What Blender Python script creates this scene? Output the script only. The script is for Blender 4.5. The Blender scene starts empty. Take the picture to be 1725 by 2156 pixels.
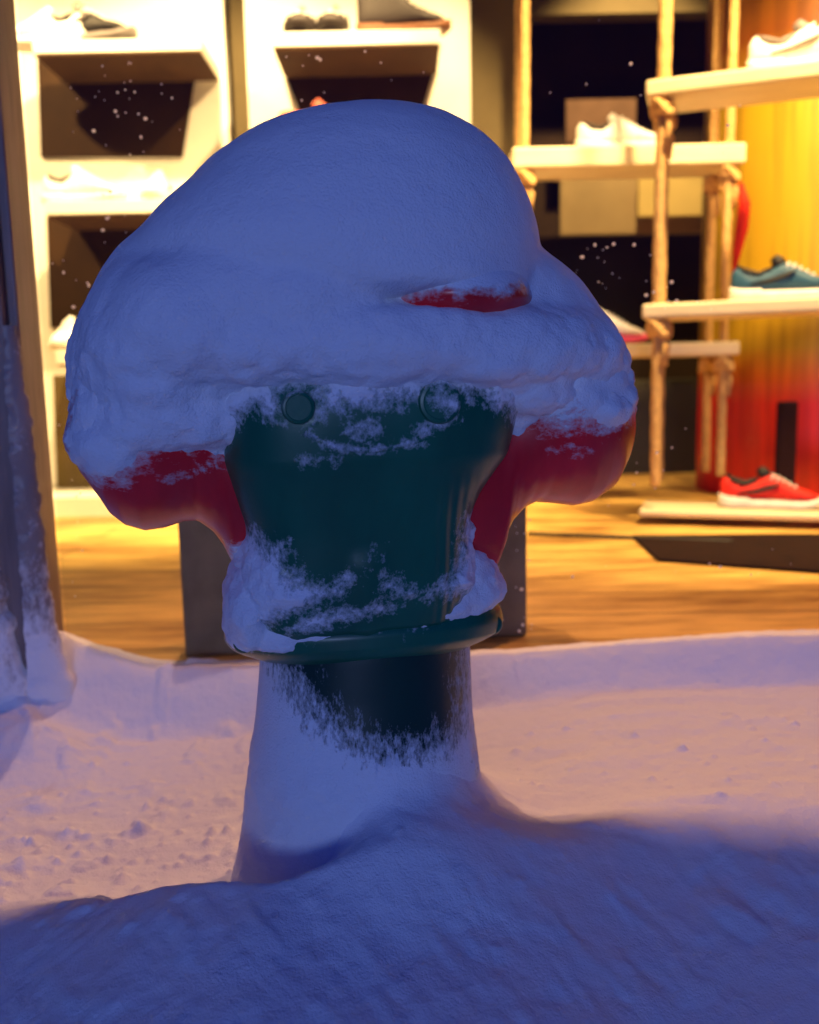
import bpy, bmesh, math, random
import numpy as np
from mathutils import Vector, Matrix
random.seed(4); RNG = np.random.RandomState(7)
S = bpy.context.scene
COL = S.collection
rad = math.radians

# ------------------------------------------------------------------ camera
PITCH, ROLL, CAMZ, F = rad(8.33), rad(1.2), 0.55, 1900.0      # F in units of a 1725 x 2156 frame
fw = np.array([0, math.cos(PITCH), -math.sin(PITCH)])
up0 = np.array([0, math.sin(PITCH), math.cos(PITCH)]); rt0 = np.array([1., 0, 0])
UP = up0 * math.cos(ROLL) + rt0 * math.sin(ROLL)
RT = rt0 * math.cos(ROLL) - up0 * math.sin(ROLL)
CAM = np.array([0, 0, CAMZ])
def ray(x, y): return fw + (x - 862.5) / F * RT - (y - 1078) / F * UP
def P(x, y, Y):
    d = ray(x, y); return CAM + d * (Y / d[1])
def PX(x, y, Y): return float(P(x, y, Y)[0])
def PZ(x, y, Y): return float(P(x, y, Y)[2])
cd = bpy.data.cameras.new('camera'); cam = bpy.data.objects.new('camera', cd); COL.objects.link(cam)
cd.sensor_fit = 'VERTICAL'; cd.sensor_height = 24; cd.lens = 24 * F / 2156
cd.clip_start = .05; cd.clip_end = 400
M = Matrix((tuple(RT), tuple(UP), tuple(-fw))).transposed().to_4x4(); M.translation = Vector(CAM)
cam.matrix_world = M
cd.dof.use_dof = True; cd.dof.focus_distance = .86; cd.dof.aperture_fstop = 2.5
S.camera = cam

# ------------------------------------------------------------------ helpers
def tag(o, label=None, cat=None, group=None, kind=None):
    for k, v in (('label', label), ('category', cat), ('group', group), ('kind', kind)):
        if v: o[k] = v
    return o
def empty(name, loc=(0, 0, 0), rz=0):
    o = bpy.data.objects.new(name, None); COL.objects.link(o); o.location = loc; o.rotation_euler = (0, 0, rz)
    o.empty_display_size = .1; return o
def mobj(name, V, Fc, mat, parent=None, smooth=True):
    me = bpy.data.meshes.new(name); me.from_pydata([tuple(map(float, v)) for v in V], [], Fc); me.update()
    if smooth: me.polygons.foreach_set('use_smooth', [True] * len(me.polygons))
    o = bpy.data.objects.new(name, me); COL.objects.link(o)
    if mat: me.materials.append(mat)
    if parent: o.parent = parent
    return o
class MB:
    def __init__(s): s.v = []; s.f = []
    def add(s, V, Fc):
        n = len(s.v); s.v += [tuple(map(float, v)) for v in V]; s.f += [tuple(i + n for i in f) for f in Fc]
    def box(s, x0, x1, y0, y1, z0, z1, rz=0, c=None):
        V = [(x, y, z) for x in (x0, x1) for y in (y0, y1) for z in (z0, z1)]
        if rz:
            cx, cy = c if c else ((x0 + x1) / 2, (y0 + y1) / 2); a, b = math.cos(rz), math.sin(rz)
            V = [(cx + (x - cx) * a - (y - cy) * b, cy + (x - cx) * b + (y - cy) * a, z) for x, y, z in V]
        s.add(V, [(0, 1, 3, 2), (4, 6, 7, 5), (0, 4, 5, 1), (2, 3, 7, 6), (0, 2, 6, 4), (1, 5, 7, 3)])
    def rings(s, R, cap=True):
        n = len(R[0]); V = [p for r in R for p in r]; Fc = []
        for i in range(len(R) - 1):
            for j in range(n):
                k = (j + 1) % n; Fc.append((i * n + j, i * n + k, (i + 1) * n + k, (i + 1) * n + j))
        if cap: Fc.append(tuple(range(n))[::-1]); Fc.append(tuple((len(R) - 1) * n + j for j in range(n)))
        s.add(V, Fc)
    def tube(s, pts, r, n=10, lobes=0, twist=0):
        pts = [Vector(p) for p in pts]; R = []
        for i, p in enumerate(pts):
            t = (pts[min(i + 1, len(pts) - 1)] - pts[max(i - 1, 0)]).normalized()
            a = t.cross(Vector((0.03, 1, 0.02))).normalized(); b = t.cross(a)
            rr = r[i] if hasattr(r, '__len__') else r; ring = []
            for j in range(n):
                th = 2 * math.pi * j / n; q = rr
                if lobes: q = rr * (1 + .16 * abs(math.cos(lobes / 2 * (th + twist * i))) - .08)
                ring.append(p + a * (q * math.cos(th)) + b * (q * math.sin(th)))
            R.append(ring)
        s.rings(R)
    def blob(s, c, r, nu=20, nv=12):
        R = []
        for i in range(nv + 1):
            ph = -math.pi / 2 + math.pi * (i + .02) / (nv + .04)
            R.append([(c[0] + r[0] * math.cos(ph) * math.cos(2 * math.pi * j / nu), c[1] + r[1] * math.cos(ph) * math.sin(2 * math.pi * j / nu),
                       c[2] + r[2] * math.sin(ph)) for j in range(nu)])
        s.rings(R)
    def build(s, name, mat, parent=None, smooth=True, bevel=0):
        o = mobj(name, s.v, s.f, mat, parent, smooth)
        if bevel:
            m = o.modifiers.new('bevel', 'BEVEL'); m.width = bevel; m.segments = 3; m.limit_method = 'ANGLE'
        return o
# value noise, 3-D, vectorised
_T = RNG.rand(4096).astype(np.float64)
def vnoise(p):
    i = np.floor(p).astype(np.int64); f = p - i; f = f * f * f * (f * (f * 6 - 15) + 10)
    def h(a, b, c): return _T[((a * 73856093) ^ (b * 19349663) ^ (c * 83492791)) & 4095]
    x, y, z = i[:, 0], i[:, 1], i[:, 2]; u, v, w = f[:, 0], f[:, 1], f[:, 2]
    def L(a, b, t): return a + (b - a) * t
    return L(L(L(h(x, y, z), h(x+1, y, z), u), L(h(x, y+1, z), h(x+1, y+1, z), u), v),
             L(L(h(x, y, z+1), h(x+1, y, z+1), u), L(h(x, y+1, z+1), h(x+1, y+1, z+1), u), v), w)
def fbm(p, o=4, g=.5):
    r = 0; a = 1; t = 0
    for k in range(o): r = r + a * vnoise(p * 2 ** k + 17.3 * k); t += a; a *= g
    return r / t - .5
def sst(a, b, x): t = np.clip((x - a) / (b - a), 0, 1); return t * t * (3 - 2 * t)
def ev_mesh(o):
    dg = bpy.context.evaluated_depsgraph_get(); dg.update()
    me = bpy.data.meshes.new_from_object(o.evaluated_get(dg)); return me
def get_co(me):
    a = np.empty(len(me.vertices) * 3); me.vertices.foreach_get('co', a); return a.reshape(-1, 3)
def get_no(me):
    a = np.empty(len(me.vertices) * 3); me.vertices.foreach_get('normal', a); return a.reshape(-1, 3)
def set_co(me, a): me.vertices.foreach_set('co', a.ravel()); me.update()

# ------------------------------------------------------------------ materials
class NT:
    def __init__(s, name):
        s.m = bpy.data.materials.new(name); s.m.use_nodes = True; s.t = s.m.node_tree; s.t.nodes.clear()
        s.out = s.t.nodes.new('ShaderNodeOutputMaterial')
    def n(s, typ, **k):
        nd = s.t.nodes.new('ShaderNode' + typ)
        for a, b in k.items():
            if a.startswith('_'): setattr(nd, a[1:], b)
            else: nd.inputs[a.replace('__', ' ')].default_value = b
        return nd
    def l(s, a, b): s.t.links.new(a, b)
def noise_node(t, scale, detail=4, rough=.55, stretch=None, coord='Object'):
    tc = t.n('TexCoord'); no = t.n('TexNoise', Scale=scale, Detail=detail, Roughness=rough)
    if stretch:
        mp = t.n('Mapping'); mp.inputs['Scale'].default_value = stretch; t.l(tc.outputs[coord], mp.inputs[0]); t.l(mp.outputs[0], no.inputs['Vector'])
    else: t.l(tc.outputs[coord], no.inputs['Vector'])
    return no
def plain(name, col, rough=.5, metal=0, var=.12, scale=12, bump=0, bscale=80, stretch=None, coat=0):
    t = NT(name); b = t.n('BsdfPrincipled', Roughness=rough, Metallic=metal); b.inputs['Coat Weight'].default_value = coat; b.inputs['Specular IOR Level'].default_value = .12 if rough > .65 else .4
    no = noise_node(t, scale, stretch=stretch); r = t.n('ValToRGB')
    r.color_ramp.elements[0].position = .3; r.color_ramp.elements[1].position = .7
    r.color_ramp.elements[0].color = (*[c * (1 - var) for c in col], 1); r.color_ramp.elements[1].color = (*[min(1, c * (1 + var)) for c in col], 1)
    t.l(no.outputs['Fac'], r.inputs[0]); t.l(r.outputs[0], b.inputs['Base Color'])
    if bump:
        n2 = noise_node(t, bscale, stretch=stretch); bp = t.n('Bump', Strength=.6, Distance=bump)
        t.l(n2.outputs['Fac'], bp.inputs['Height']); t.l(bp.outputs[0], b.inputs['Normal'])
    t.l(b.outputs[0], t.out.inputs[0]); return t.m
SNOWC = (.80, .82, .87)
def snow_shader(t, bump=.0022):
    b = t.n('BsdfPrincipled', Roughness=.62); b.inputs['Base Color'].default_value = (*SNOWC, 1)
    b.inputs['Specular IOR Level'].default_value = .25
    b.inputs['Subsurface Weight'].default_value = 0; b.inputs['Subsurface Radius'].default_value = (.6, .8, 1.0); b.inputs['Subsurface Scale'].default_value = .010
    n1 = noise_node(t, 55, 5, .65); n2 = noise_node(t, 420, 2, .6)
    b1 = t.n('Bump', Strength=.7, Distance=bump); b2 = t.n('Bump', Strength=.8, Distance=.0011 if bump == .0032 else .0017)
    t.l(n1.outputs['Fac'], b1.inputs['Height']); t.l(n2.outputs['Fac'], b2.inputs['Height'])
    t.l(b1.outputs[0], b2.inputs['Normal']); t.l(b2.outputs[0], b.inputs['Normal']); return b
def snow_mat(name, bump=.0022):
    t = NT(name); b = snow_shader(t, bump); t.l(b.outputs[0], t.out.inputs[0]); return t.m
def painted(name, col, streak=(1, 1, 1), nscale=70, rough=.38, amp=2.2):
    """gloss paint with wind-plastered snow where the vertex attribute 'snow' is high"""
    t = NT(name); sb = snow_shader(t)
    pb = t.n('BsdfPrincipled', Roughness=rough); pb.inputs['Coat Weight'].default_value = .22; pb.inputs['Coat Roughness'].default_value = .25
    v = noise_node(t, 9, 6, .6, (1, 1, .35)); r = t.n('ValToRGB')
    r.color_ramp.elements[0].position = .32; r.color_ramp.elements[1].position = .72
    r.color_ramp.elements[0].color = (*[c * .72 for c in col], 1); r.color_ramp.elements[1].color = (*[c * 1.25 for c in col], 1)
    t.l(v.outputs['Fac'], r.inputs[0]); t.l(r.outputs[0], pb.inputs['Base Color'])
    nb = noise_node(t, 160, 3, .6); bp = t.n('Bump', Strength=.25, Distance=.0006); t.l(nb.outputs['Fac'], bp.inputs['Height']); t.l(bp.outputs[0], pb.inputs['Normal'])
    at = t.n('Attribute', _attribute_name='snow')
    a = noise_node(t, nscale, 8, .72, streak); a2 = noise_node(t, nscale * 3.3, 4, .7, streak)
    m1 = t.n('Math', _operation='SUBTRACT'); m1.inputs[1].default_value = .5; t.l(a.outputs['Fac'], m1.inputs[0])
    m2 = t.n('Math', _operation='MULTIPLY_ADD'); m2.inputs[1].default_value = amp * 1.6; t.l(m1.outputs[0], m2.inputs[0]); t.l(at.outputs['Fac'], m2.inputs[2])
    m3 = t.n('Math', _operation='SUBTRACT'); m3.inputs[1].default_value = .5; t.l(a2.outputs['Fac'], m3.inputs[0])
    m4 = t.n('Math', _operation='MULTIPLY_ADD'); m4.inputs[1].default_value = amp * .9; t.l(m3.outputs[0], m4.inputs[0]); t.l(m2.outputs[0], m4.inputs[2])
    m5 = t.n('MapRange'); m5.inputs['From Min'].default_value = -.30; m5.inputs['From Max'].default_value = .85; t.l(m4.outputs[0], m5.inputs['Value'])
    b3 = t.n('Bump', Strength=.7, Distance=.0025); t.l(m5.outputs[0], b3.inputs['Height'])
    for nd in t.t.nodes:
        if nd.type == 'BUMP' and abs(nd.inputs['Distance'].default_value - .0022) < 1e-5: t.l(b3.outputs[0], nd.inputs['Normal'])
    mx = t.n('MixShader'); t.l(m5.outputs[0], mx.inputs[0]); t.l(pb.outputs[0], mx.inputs[1]); t.l(sb.outputs[0], mx.inputs[2])
    t.l(mx.outputs[0], t.out.inputs[0]); return t.m
MAT = {}
MAT['snow'] = snow_mat('snow', .0036)
MAT['ground'] = snow_mat('ground_snow', .0032)
MAT['green'] = painted('green_paint', (.004, .120, .060), (1, 1, .85), 75, amp=2.5)
MAT['green_col'] = painted('shaded_green_streaked', (.001, .034, .020), (1.2, 1.2, .55), 95, amp=2.6)  # darker paint, partly shade from the overhanging body put into the colour
MAT['red'] = painted('red_paint', (.80, .014, .020), (.6, .6, 1), 60, .30)
MAT['white'] = plain('white_board', (.80, .78, .72), .5, var=.03)
MAT['wall'] = plain('taupe_wall', (.13, .10, .05), .8, var=.06)
MAT['dark'] = plain('dark_wall', (.045, .026, .014), .7, var=.2, scale=3)
MAT['darkgrey'] = plain('dark_grey_panel', (.05, .045, .032), .7, var=.15, scale=4)
MAT['beige'] = plain('beige_board', (.42, .31, .16), .7, var=.15, scale=4)
MAT['beige2'] = plain('pale_yellow_board', (.75, .58, .22), .7, var=.1, scale=4)
MAT['taupe'] = plain('taupe_box', (.21, .165, .10), .75, var=.22, scale=14)
MAT['rope'] = plain('rope', (.55, .33, .13), .9, var=.25, scale=90)
MAT['metal'] = plain('lamp_metal', (.05, .05, .05), .4, metal=.6)

# ------------------------------------------------------------------ hydrant geometry
TH = rad(12); AXP = P(765, 1400, .95); AX = np.array([AXP[0], .95, 0.])
UX = np.array([math.cos(TH), math.sin(TH), 0]); UY = np.array([-math.sin(TH), math.cos(TH), 0])
def hp(x, y, off=0.):
    d = ray(x, y); A = AX - UY * off; t = np.dot(A - CAM, UY) / np.dot(d, UY); p = CAM + d * t
    return float(np.dot(p - AX, UX)), float(p[2])
def sup(t, e):
    c, s = math.cos(t), math.sin(t)
    return math.copysign(abs(c) ** (2 / e), c), math.copysign(abs(s) ** (2 / e), s)
def table(rows, n, off=0., sc=1., lift=0.):
    """rows (y_px, xl, xr, dfront, dback) -> arrays over z"""
    R = []
    for (y, xl, xr, df, db) in rows:
        y = y + lift * max(0, (450 - y) / 240.); a, z1 = hp(xl, y, off); b, z2 = hp(xr, y, off); a *= sc; b *= sc; R.append(((z1 + z2) / 2, a, b, df, db, (z2 - z1) / (b - a + 1e-6)))
    R = np.array(R)[::-1]
    zz = np.linspace(R[0, 0], R[-1, 0], n)
    k = np.arange(len(R)); out = [zz]
    for c in range(1, 5): out.append(pch(zz, R[:, 0], R[:, c]))
    return np.array(out).T
def pch(x, X, Y):
    X = np.asarray(X, float); Y = np.asarray(Y, float); h = np.diff(X); d = np.diff(Y) / h; m = np.zeros(len(X))
    for i in range(1, len(X) - 1):
        if d[i-1] * d[i] > 0: m[i] = (h[i-1] + h[i]) / (h[i-1] / d[i-1] + h[i] / d[i])
    m[0] = d[0]; m[-1] = d[-1]
    i = np.clip(np.searchsorted(X, x) - 1, 0, len(X) - 2); t = (x - X[i]) / h[i]
    return ((1 + 2*t) * (1-t)**2) * Y[i] + t*(1-t)**2 * h[i] * m[i] + t*t*(3-2*t) * Y[i+1] + t*t*(t-1) * h[i] * m[i+1]
def loft_z(rows, nz=120, na=160, e=2.2, off=0., sc=1., lift=0.):
    T = table(rows, nz, off, sc, lift); R = []
    for z, a, b, df, db in T:
        cx, hw = (a + b) / 2, max((b - a) / 2, .0005); ring = []
        for j in range(na):
            c, s = sup(2 * math.pi * j / na, e)
            ring.append((cx + hw * c, (df if s < 0 else db) * s, z))
        R.append(ring)
    return R
def seg_sd(pts, poly, closed=True):
    """signed distance (positive inside) of Nx2 points to polygon"""
    poly = np.array(poly); n = len(poly); D = np.full(len(pts), 9.); ins = np.zeros(len(pts), bool)
    for i in range(n):
        a, b = poly[i], poly[(i + 1) % n]; ab = b - a; t = np.clip(((pts - a) @ ab) / (ab @ ab + 1e-12), 0, 1)
        D = np.minimum(D, np.linalg.norm(pts - a - t[:, None] * ab, axis=1))
        c = (a[1] > pts[:, 1]) != (b[1] > pts[:, 1])
        xi = a[0] + (pts[:, 1] - a[1]) / (b[1] - a[1] + 1e-12) * ab[0]; ins ^= c & (pts[:, 0] < xi)
    return np.where(ins, D, -D)
def plaster(o, items, off, amp=.012, soft=.035, nz=.006):
    co = get_co(o.data); no = get_no(o.data); b = np.full(len(co), -9.)
    for pl in items: b = np.maximum(b, seg_sd(co[:, [0, 2]], [hp(x, y, off) for x, y in pl]))
    n = fbm(co * 40, 4) * .03; k = sst(0, 1, (b + n) / soft)
    set_co(o.data, co + no * (k * (amp + fbm(co * 55, 4) * nz * 2))[:, None])
def set_snow(o, polys, off, w=.016, extra=None):
    me = o.data; co = get_co(me); p2 = co[:, [0, 2]]; best = np.full(len(co), -9.)
    for item in polys:
        pl, ww = item if isinstance(item, tuple) and isinstance(item[0], list) else (item, w)
        Q = [hp(x, y, off) for x, y in pl]; best = np.maximum(best, np.clip(seg_sd(p2, Q) / ww, -2.2, 2.2))
    if extra is not None: best = np.maximum(best, extra(co))
    at = me.attributes.new('snow', 'FLOAT', 'POINT'); at.data.foreach_set('value', best)

hyd = empty('fire_hydrant', tuple(AX), TH)
tag(hyd, 'green and red hydrant under a thick cap of snow before the shop window', 'hydrant')

# column
m = MB(); m.rings(loft_z([(1285, 550, 980, .103, .103), (1340, 548, 982, .104, .104), (1400, 545, 984, .104, .104), (1480, 538, 987, .106, .105), (1560, 527, 994, .109, .106), (1650, 518, 1002, .112, .11),
                          (1750, 505, 1012, .117, .115), (1850, 482, 1032, .125, .12), (1950, 455, 1060, .14, .13)], 220, 260, 2.05))
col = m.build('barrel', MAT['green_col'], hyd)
co = get_co(col.data); no = get_no(col.data)
lowz = hp(760, 1530)[1]
co += no * ((fbm(co * 45, 4) * .006 + fbm(co * 14, 2) * .006) * sst(lowz + .03, lowz - .05, co[:, 2]))[:, None]
set_co(col.data, co)
set_snow(col, [[(400, 1372), (560, 1366), (585, 1372), (605, 1400), (640, 1440), (690, 1500), (760, 1545), (800, 1556), (880, 1562), (968, 1548), (984, 1490), (996, 1400), (1006, 1360), (1100, 1360), (1100, 2300), (300, 2300), (300, 1372)]], .105, .03)
# body
m = MB(); m.rings(loft_z([(740, 500, 1075, .150, .12), (800, 466, 1085, .157, .12), (860, 455, 1088, .162, .12), (950, 460, 1074, .158, .12), (1000, 474, 1046, .150, .12), (1050, 492, 1016, .143, .12),
                          (1110, 512, 998, .136, .12), (1180, 519, 993, .131, .12), (1235, 514, 996, .126, .12), (1275, 514, 996, .121, .12), (1310, 522, 990, .117, .12), (1345, 536, 982, .112, .115), (1368, 552, 975, .100, .11)], 260, 400, 4.0, .085))
body = m.build('body', MAT['green'], hyd)
co = get_co(body.data)
rib = np.exp(-((co[:, 0] - hp(775, 1200, .13)[0]) / .012) ** 2) * sst(hp(775, 1140, .13)[1], hp(775, 1200, .13)[1], co[:, 2]) * (co[:, 1] < 0)
fl_ = sst(hp(900, 1100, .13)[0], hp(940, 1100, .13)[0], co[:, 0]) * (co[:, 1] < 0) * sst(hp(950, 960, .13)[1], hp(950, 1080, .13)[1], co[:, 2])
co[:, 2] += np.maximum(-co[:, 1], 0) * .17 * sst(hp(775, 1220, .08)[1], hp(775, 1350, .08)[1], co[:, 2])
co[:, 1] += fl_ * .0006 * np.cos(co[:, 0] * 560)
co[:, 1] -= rib * .006 + (co[:, 1] < -.05) * fbm(co * 6, 2) * .004
set_co(body.data, co)
snowline = [(100, 300), (1400, 300), (1400, 880), (1290, 905), (1230, 912), (1150, 900), (1085, 880), (1030, 850), (1000, 838), (985, 842), (950, 835), (930, 828), (900, 832), (860, 850), (800, 862),
            (750, 866), (690, 868), (660, 895), (640, 900), (660, 880), (668, 845), (655, 822), (625, 818), (597, 832), (587, 862), (592, 893), (560, 885), (545, 860), (525, 880), (500, 895), (480, 920), (455, 945), (430, 928), (400, 945), (340, 950), (300, 975), (265, 1020), (215, 1030), (100, 1000)]
scA = [(470, 1110), (510, 1128), (545, 1138), (575, 1165), (600, 1150), (612, 1190), (640, 1228), (690, 1243), (750, 1212), (745, 1240), (705, 1275), (650, 1310), (600, 1335), (560, 1400), (440, 1400), (440, 1200)]
scB = [(798, 1160), (812, 1200), (832, 1232), (870, 1252), (920, 1250), (965, 1225), (985, 1180), (1000, 1090), (1100, 1120), (1100, 1290), (1000, 1285), (960, 1268), (900, 1268), (850, 1270), (820, 1248), (804, 1210)]
scC = [(600, 1345), (650, 1318), (720, 1300), (800, 1288), (860, 1290), (840, 1305), (780, 1312), (740, 1328), (680, 1345), (620, 1362)]
smile = [(640, 905), (680, 928), (730, 940), (770, 945), (830, 935), (890, 918), (892, 926), (830, 946), (770, 957), (725, 950), (675, 938), (638, 914)]
tiny = [[(720, 890), (770, 880), (800, 905), (770, 925), (730, 912)], [(868, 905), (905, 880), (950, 862), (960, 880), (910, 905), (880, 930)], [(640, 962), (668, 955), (672, 970), (640, 973)], [(700, 970), (712, 968), (712, 980), (700, 980)]]
plaster(body, [scA], .15, .011, .04); plaster(body, [scB], .15, .008, .02); plaster(body, [snowline], .15, .005, .02)
set_snow(body, [(snowline, .016), (scA, .016), (scB, .014), (scC, .010), (smile, .006)] + [(t_, .012) for t_ in tiny], .15)
# flange
m = MB(); m.rings(loft_z([(1255, 515, 995, .080, .12), (1278, 486, 1032, .096, .13), (1300, 472, 1046, .108, .14), (1320, 471, 1049, .112, .14), (1338, 482, 1044, .112, .135), (1352, 505, 1020, .108, .13), (1366, 545, 985, .100, .12)], 60, 260, 2.2))
fl = m.build('flange', MAT['green'], hyd); co = get_co(fl.data); co[:, 2] += np.maximum(-co[:, 1], 0) * .17; set_co(fl.data, co)
plaster(fl, [scA], .14, .010, .03); plaster(fl, [scC], .14, .004, .012)
set_snow(fl, [([(500, 1322), (700, 1316), (900, 1300), (985, 1290), (985, 1300), (900, 1318), (700, 1338), (560, 1350)], .022), (scA, .02), ([(x, y - 4) for x, y in scB], .012), (scC, .005)], .14)
for sx, sy in ((512, 1338), (1022, 1302)):
    x, z = hp(sx, sy, .03); m = MB()
    R = []
    for k, (yy, r) in enumerate(((-.060, .001), (-.060, .008), (-.058, .0105), (-.040, .0115), (0, .0115))):
        R.append([(x + r * math.cos(a), yy, z + r * math.sin(a)) for a in np.linspace(0, 2 * math.pi, 24, endpoint=False)])
    m.rings(R); b = m.build('bolt', MAT['green'], hyd)
    b.data.attributes.new('snow', 'FLOAT', 'POINT').data.foreach_set('value', [-.9] * len(b.data.vertices))
# red hood with its two lobes, lofted along x
bot = [(163, 870), (166, 940), (185, 1000), (222, 1050), (240, 1078), (270, 1101), (310, 1112), (350, 1106), (390, 1093), (418, 1092), (450, 1115), (472, 1145), (488, 1180),
       (1024, 1195), (1030, 1150), (1048, 1105), (1078, 1068), (1108, 1053), (1150, 1056), (1190, 1061), (1222, 1055), (1262, 1030), (1286, 990), (1302, 945), (1309, 900), (1309, 870)]
top = [(163, 860), (172, 800), (215, 720), (290, 650), (400, 610), (760, 585), (1000, 600), (1150, 640), (1230, 700), (1285, 780), (1309, 858)]
B = np.array([hp(*p) for p in bot]); Tt = np.array([hp(*p) for p in top]); x0, x1 = B[0, 0], B[-1, 0]
u = (1 - np.cos(np.linspace(0.03, math.pi - .03, 260))) / 2; R = []
for x in x0 + u * (x1 - x0):
    zb = float(np.interp(x, B[:, 0], B[:, 1])); zt = float(np.interp(x, Tt[:, 0], Tt[:, 1])); ax_ = abs(x) / max(abs(x0), abs(x1))
    D = (.098 + .030 * float(sst(.13, .21, np.array(abs(x))))) * max(0, 1 - min(1, ax_ / 1.02) ** 3.4) ** .5 + .002
    if .10 < abs(x) < .21: pass
    ring = []
    for j in range(110):
        c, s_ = sup(2 * math.pi * j / 110, 2.3); ring.append((x, D * c, (zb + zt) / 2 + (zt - zb) / 2 * s_))
    R.append(ring)
m = MB(); m.rings(R); hood = m.build('hood', MAT['red'], hyd)
# smooth bottom outline a little
sm = hood.modifiers.new('s', 'LAPLACIANSMOOTH'); sm.iterations = 2; sm.lambda_factor = .3
bpy.context.view_layer.update(); me2 = ev_mesh(hood); hood.modifiers.clear(); hood.data = me2; me2.name = 'hood'
plaster(hood, [snowline], .10, .008, .03, .006)
set_snow(hood, [(snowline, .02), ([(330, 1012), (370, 998), (430, 985), (460, 975), (455, 985), (400, 1004), (360, 1018)], .006), ([(1155, 945), (1200, 938), (1240, 948), (1215, 958)], .010),
                ([(430, 930), (470, 935), (480, 965), (455, 960)], .016), ([(540, 1150), (480, 1160), (470, 1240), (560, 1240)], .01), ([(1010, 1195), (1040, 1195), (1040, 1240), (1010, 1240)], .01)], .10)
# upper red cap under the top dome
m = MB(); m.rings(loft_z([(540, 720, 1060, .12, .12), (590, 705, 1080, .155, .13), (625, 700, 1080, .174, .13), (650, 700, 1082, .180, .13), (675, 705, 1072, .174, .13), (700, 720, 1060, .15, .12)], 40, 160, 2.1))
cap = m.build('top_cap', MAT['red'], hyd)
set_snow(cap, [([(300, 400), (1300, 400), (1300, 600), (1090, 612), (1050, 626), (1000, 620), (960, 640), (935, 626), (880, 628), (815, 640), (790, 700), (300, 700)], .009)], .165)
# two bosses and a curved rib of the front plate
for cx, cy, r in ((628, 858, 35), (925, 846, 48)):
    x, z = hp(cx, cy, .16); rr = r * .00041; R = []
    for yy, q in ((-.148, 1.0), (-.162, 1.0), (-.1655, .93), (-.166, .80), (-.1652, .74), (-.1652, .02)):
        R.append([(x + rr * q * math.cos(a), yy, z + rr * q * math.sin(a)) for a in np.linspace(0, 2 * math.pi, 64, endpoint=False)])
    m = MB(); m.rings(R); b = m.build('boss', MAT['green'], hyd, False)
    if cx > 700: set_snow(b, [([(905, 835), (960, 830), (975, 860), (945, 875), (915, 860)], .007), ([(850, 780), (1010, 780), (1010, 860), (985, 850), (975, 822), (940, 812), (890, 822), (850, 850)], .006)], .17)
    else: set_snow(b, [([(560, 780), (700, 780), (700, 818), (640, 822), (600, 830), (585, 860), (560, 860)], .006)], .17)
pts = [(640, 912), (690, 935), (740, 946), (780, 948), (840, 940), (900, 922), (950, 895), (980, 868)]
def on_body(x, y, extra=0):
    a, z = hp(x, y, .16); hw = .150; t = min(1, abs(a) / hw); return (a, -(.158 * (1 - t ** 4.2) ** (1 / 4.2)) - extra, z)
m = MB(); m.tube([on_body(x, y, -.001) for x, y in pts], .004, 10); rb = m.build('front_rib', MAT['green'], hyd)
set_snow(rb, [(smile, .008), (tiny[1], .01)], .16)
# ------------------------------------------------------------------ snow on the hydrant
def remeshed(name, mb_list, voxel, smooth_it, parent_xf, noise_fn, mat):
    V = []; Fc = []
    for m in mb_list:
        n = len(V); V += m.v; Fc += [tuple(i + n for i in f) for f in m.f]
    o = mobj(name, V, Fc, mat)
    r = o.modifiers.new('r', 'REMESH'); r.mode = 'VOXEL'; r.voxel_size = voxel; r.use_smooth_shade = True
    s = o.modifiers.new('s', 'SMOOTH'); s.iterations = smooth_it; s.factor = .6
    bpy.context.view_layer.update(); me = ev_mesh(o); o.modifiers.clear(); o.data = me; me.name = name
    co = get_co(me); nn = get_no(me); set_co(me, co + nn * noise_fn(co, nn)[:, None])
    me.polygons.foreach_set('use_smooth', [True] * len(me.polygons))
    if not me.materials: me.materials.append(mat)
    o.parent = hyd
    return o
U = MB(); U.rings(loft_z([(208, 785, 835, .01, .01), (213, 745, 858, .025, .025), (222, 690, 885, .055, .05), (237, 640, 925, .078, .075), (255, 585, 957, .100, .10), (275, 535, 985, .115, .12), (300, 488, 1013, .130, .135),
                          (350, 425, 1052, .150, .15), (400, 384, 1077, .163, .16), (440, 343, 1094, .172, .165), (500, 292, 1112, .182, .17), (540, 275, 1116, .187, .17), (580, 290, 1112, .187, .165),
                          (612, 380, 1106, .187, .16), (626, 400, 1100, .185, .15), (636, 430, 1092, .178, .14), (646, 480, 1068, .158, .12)], 110, 180, 2.25, 0, .982, 26))
L = MB(); L.rings(loft_z([(385, 400, 700, .03, .04), (400, 379, 820, .06, .07), (440, 338, 1000, .095, .10), (500, 281, 1095, .122, .13), (540, 238, 1145, .134, .15), (590, 204, 1200, .145, .16), (640, 178, 1240, .140, .165), (665, 166, 1255, .150, .17), (690, 160, 1268, .182, .17),
                          (740, 148, 1298, .190, .17), (790, 146, 1314, .180, .17), (812, 148, 1312, .156, .165), (840, 152, 1314, .136, .16), (905, 160, 1310, .110, .15), (925, 164, 1250, .104, .14), (950, 162, 1100, .098, .12), (985, 176, 900, .085, .10), (1008, 205, 700, .07, .06), (1020, 228, 500, .04, .04)], 150, 200, 2.15, 0, .985, 26))
Fz = MB()
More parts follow.
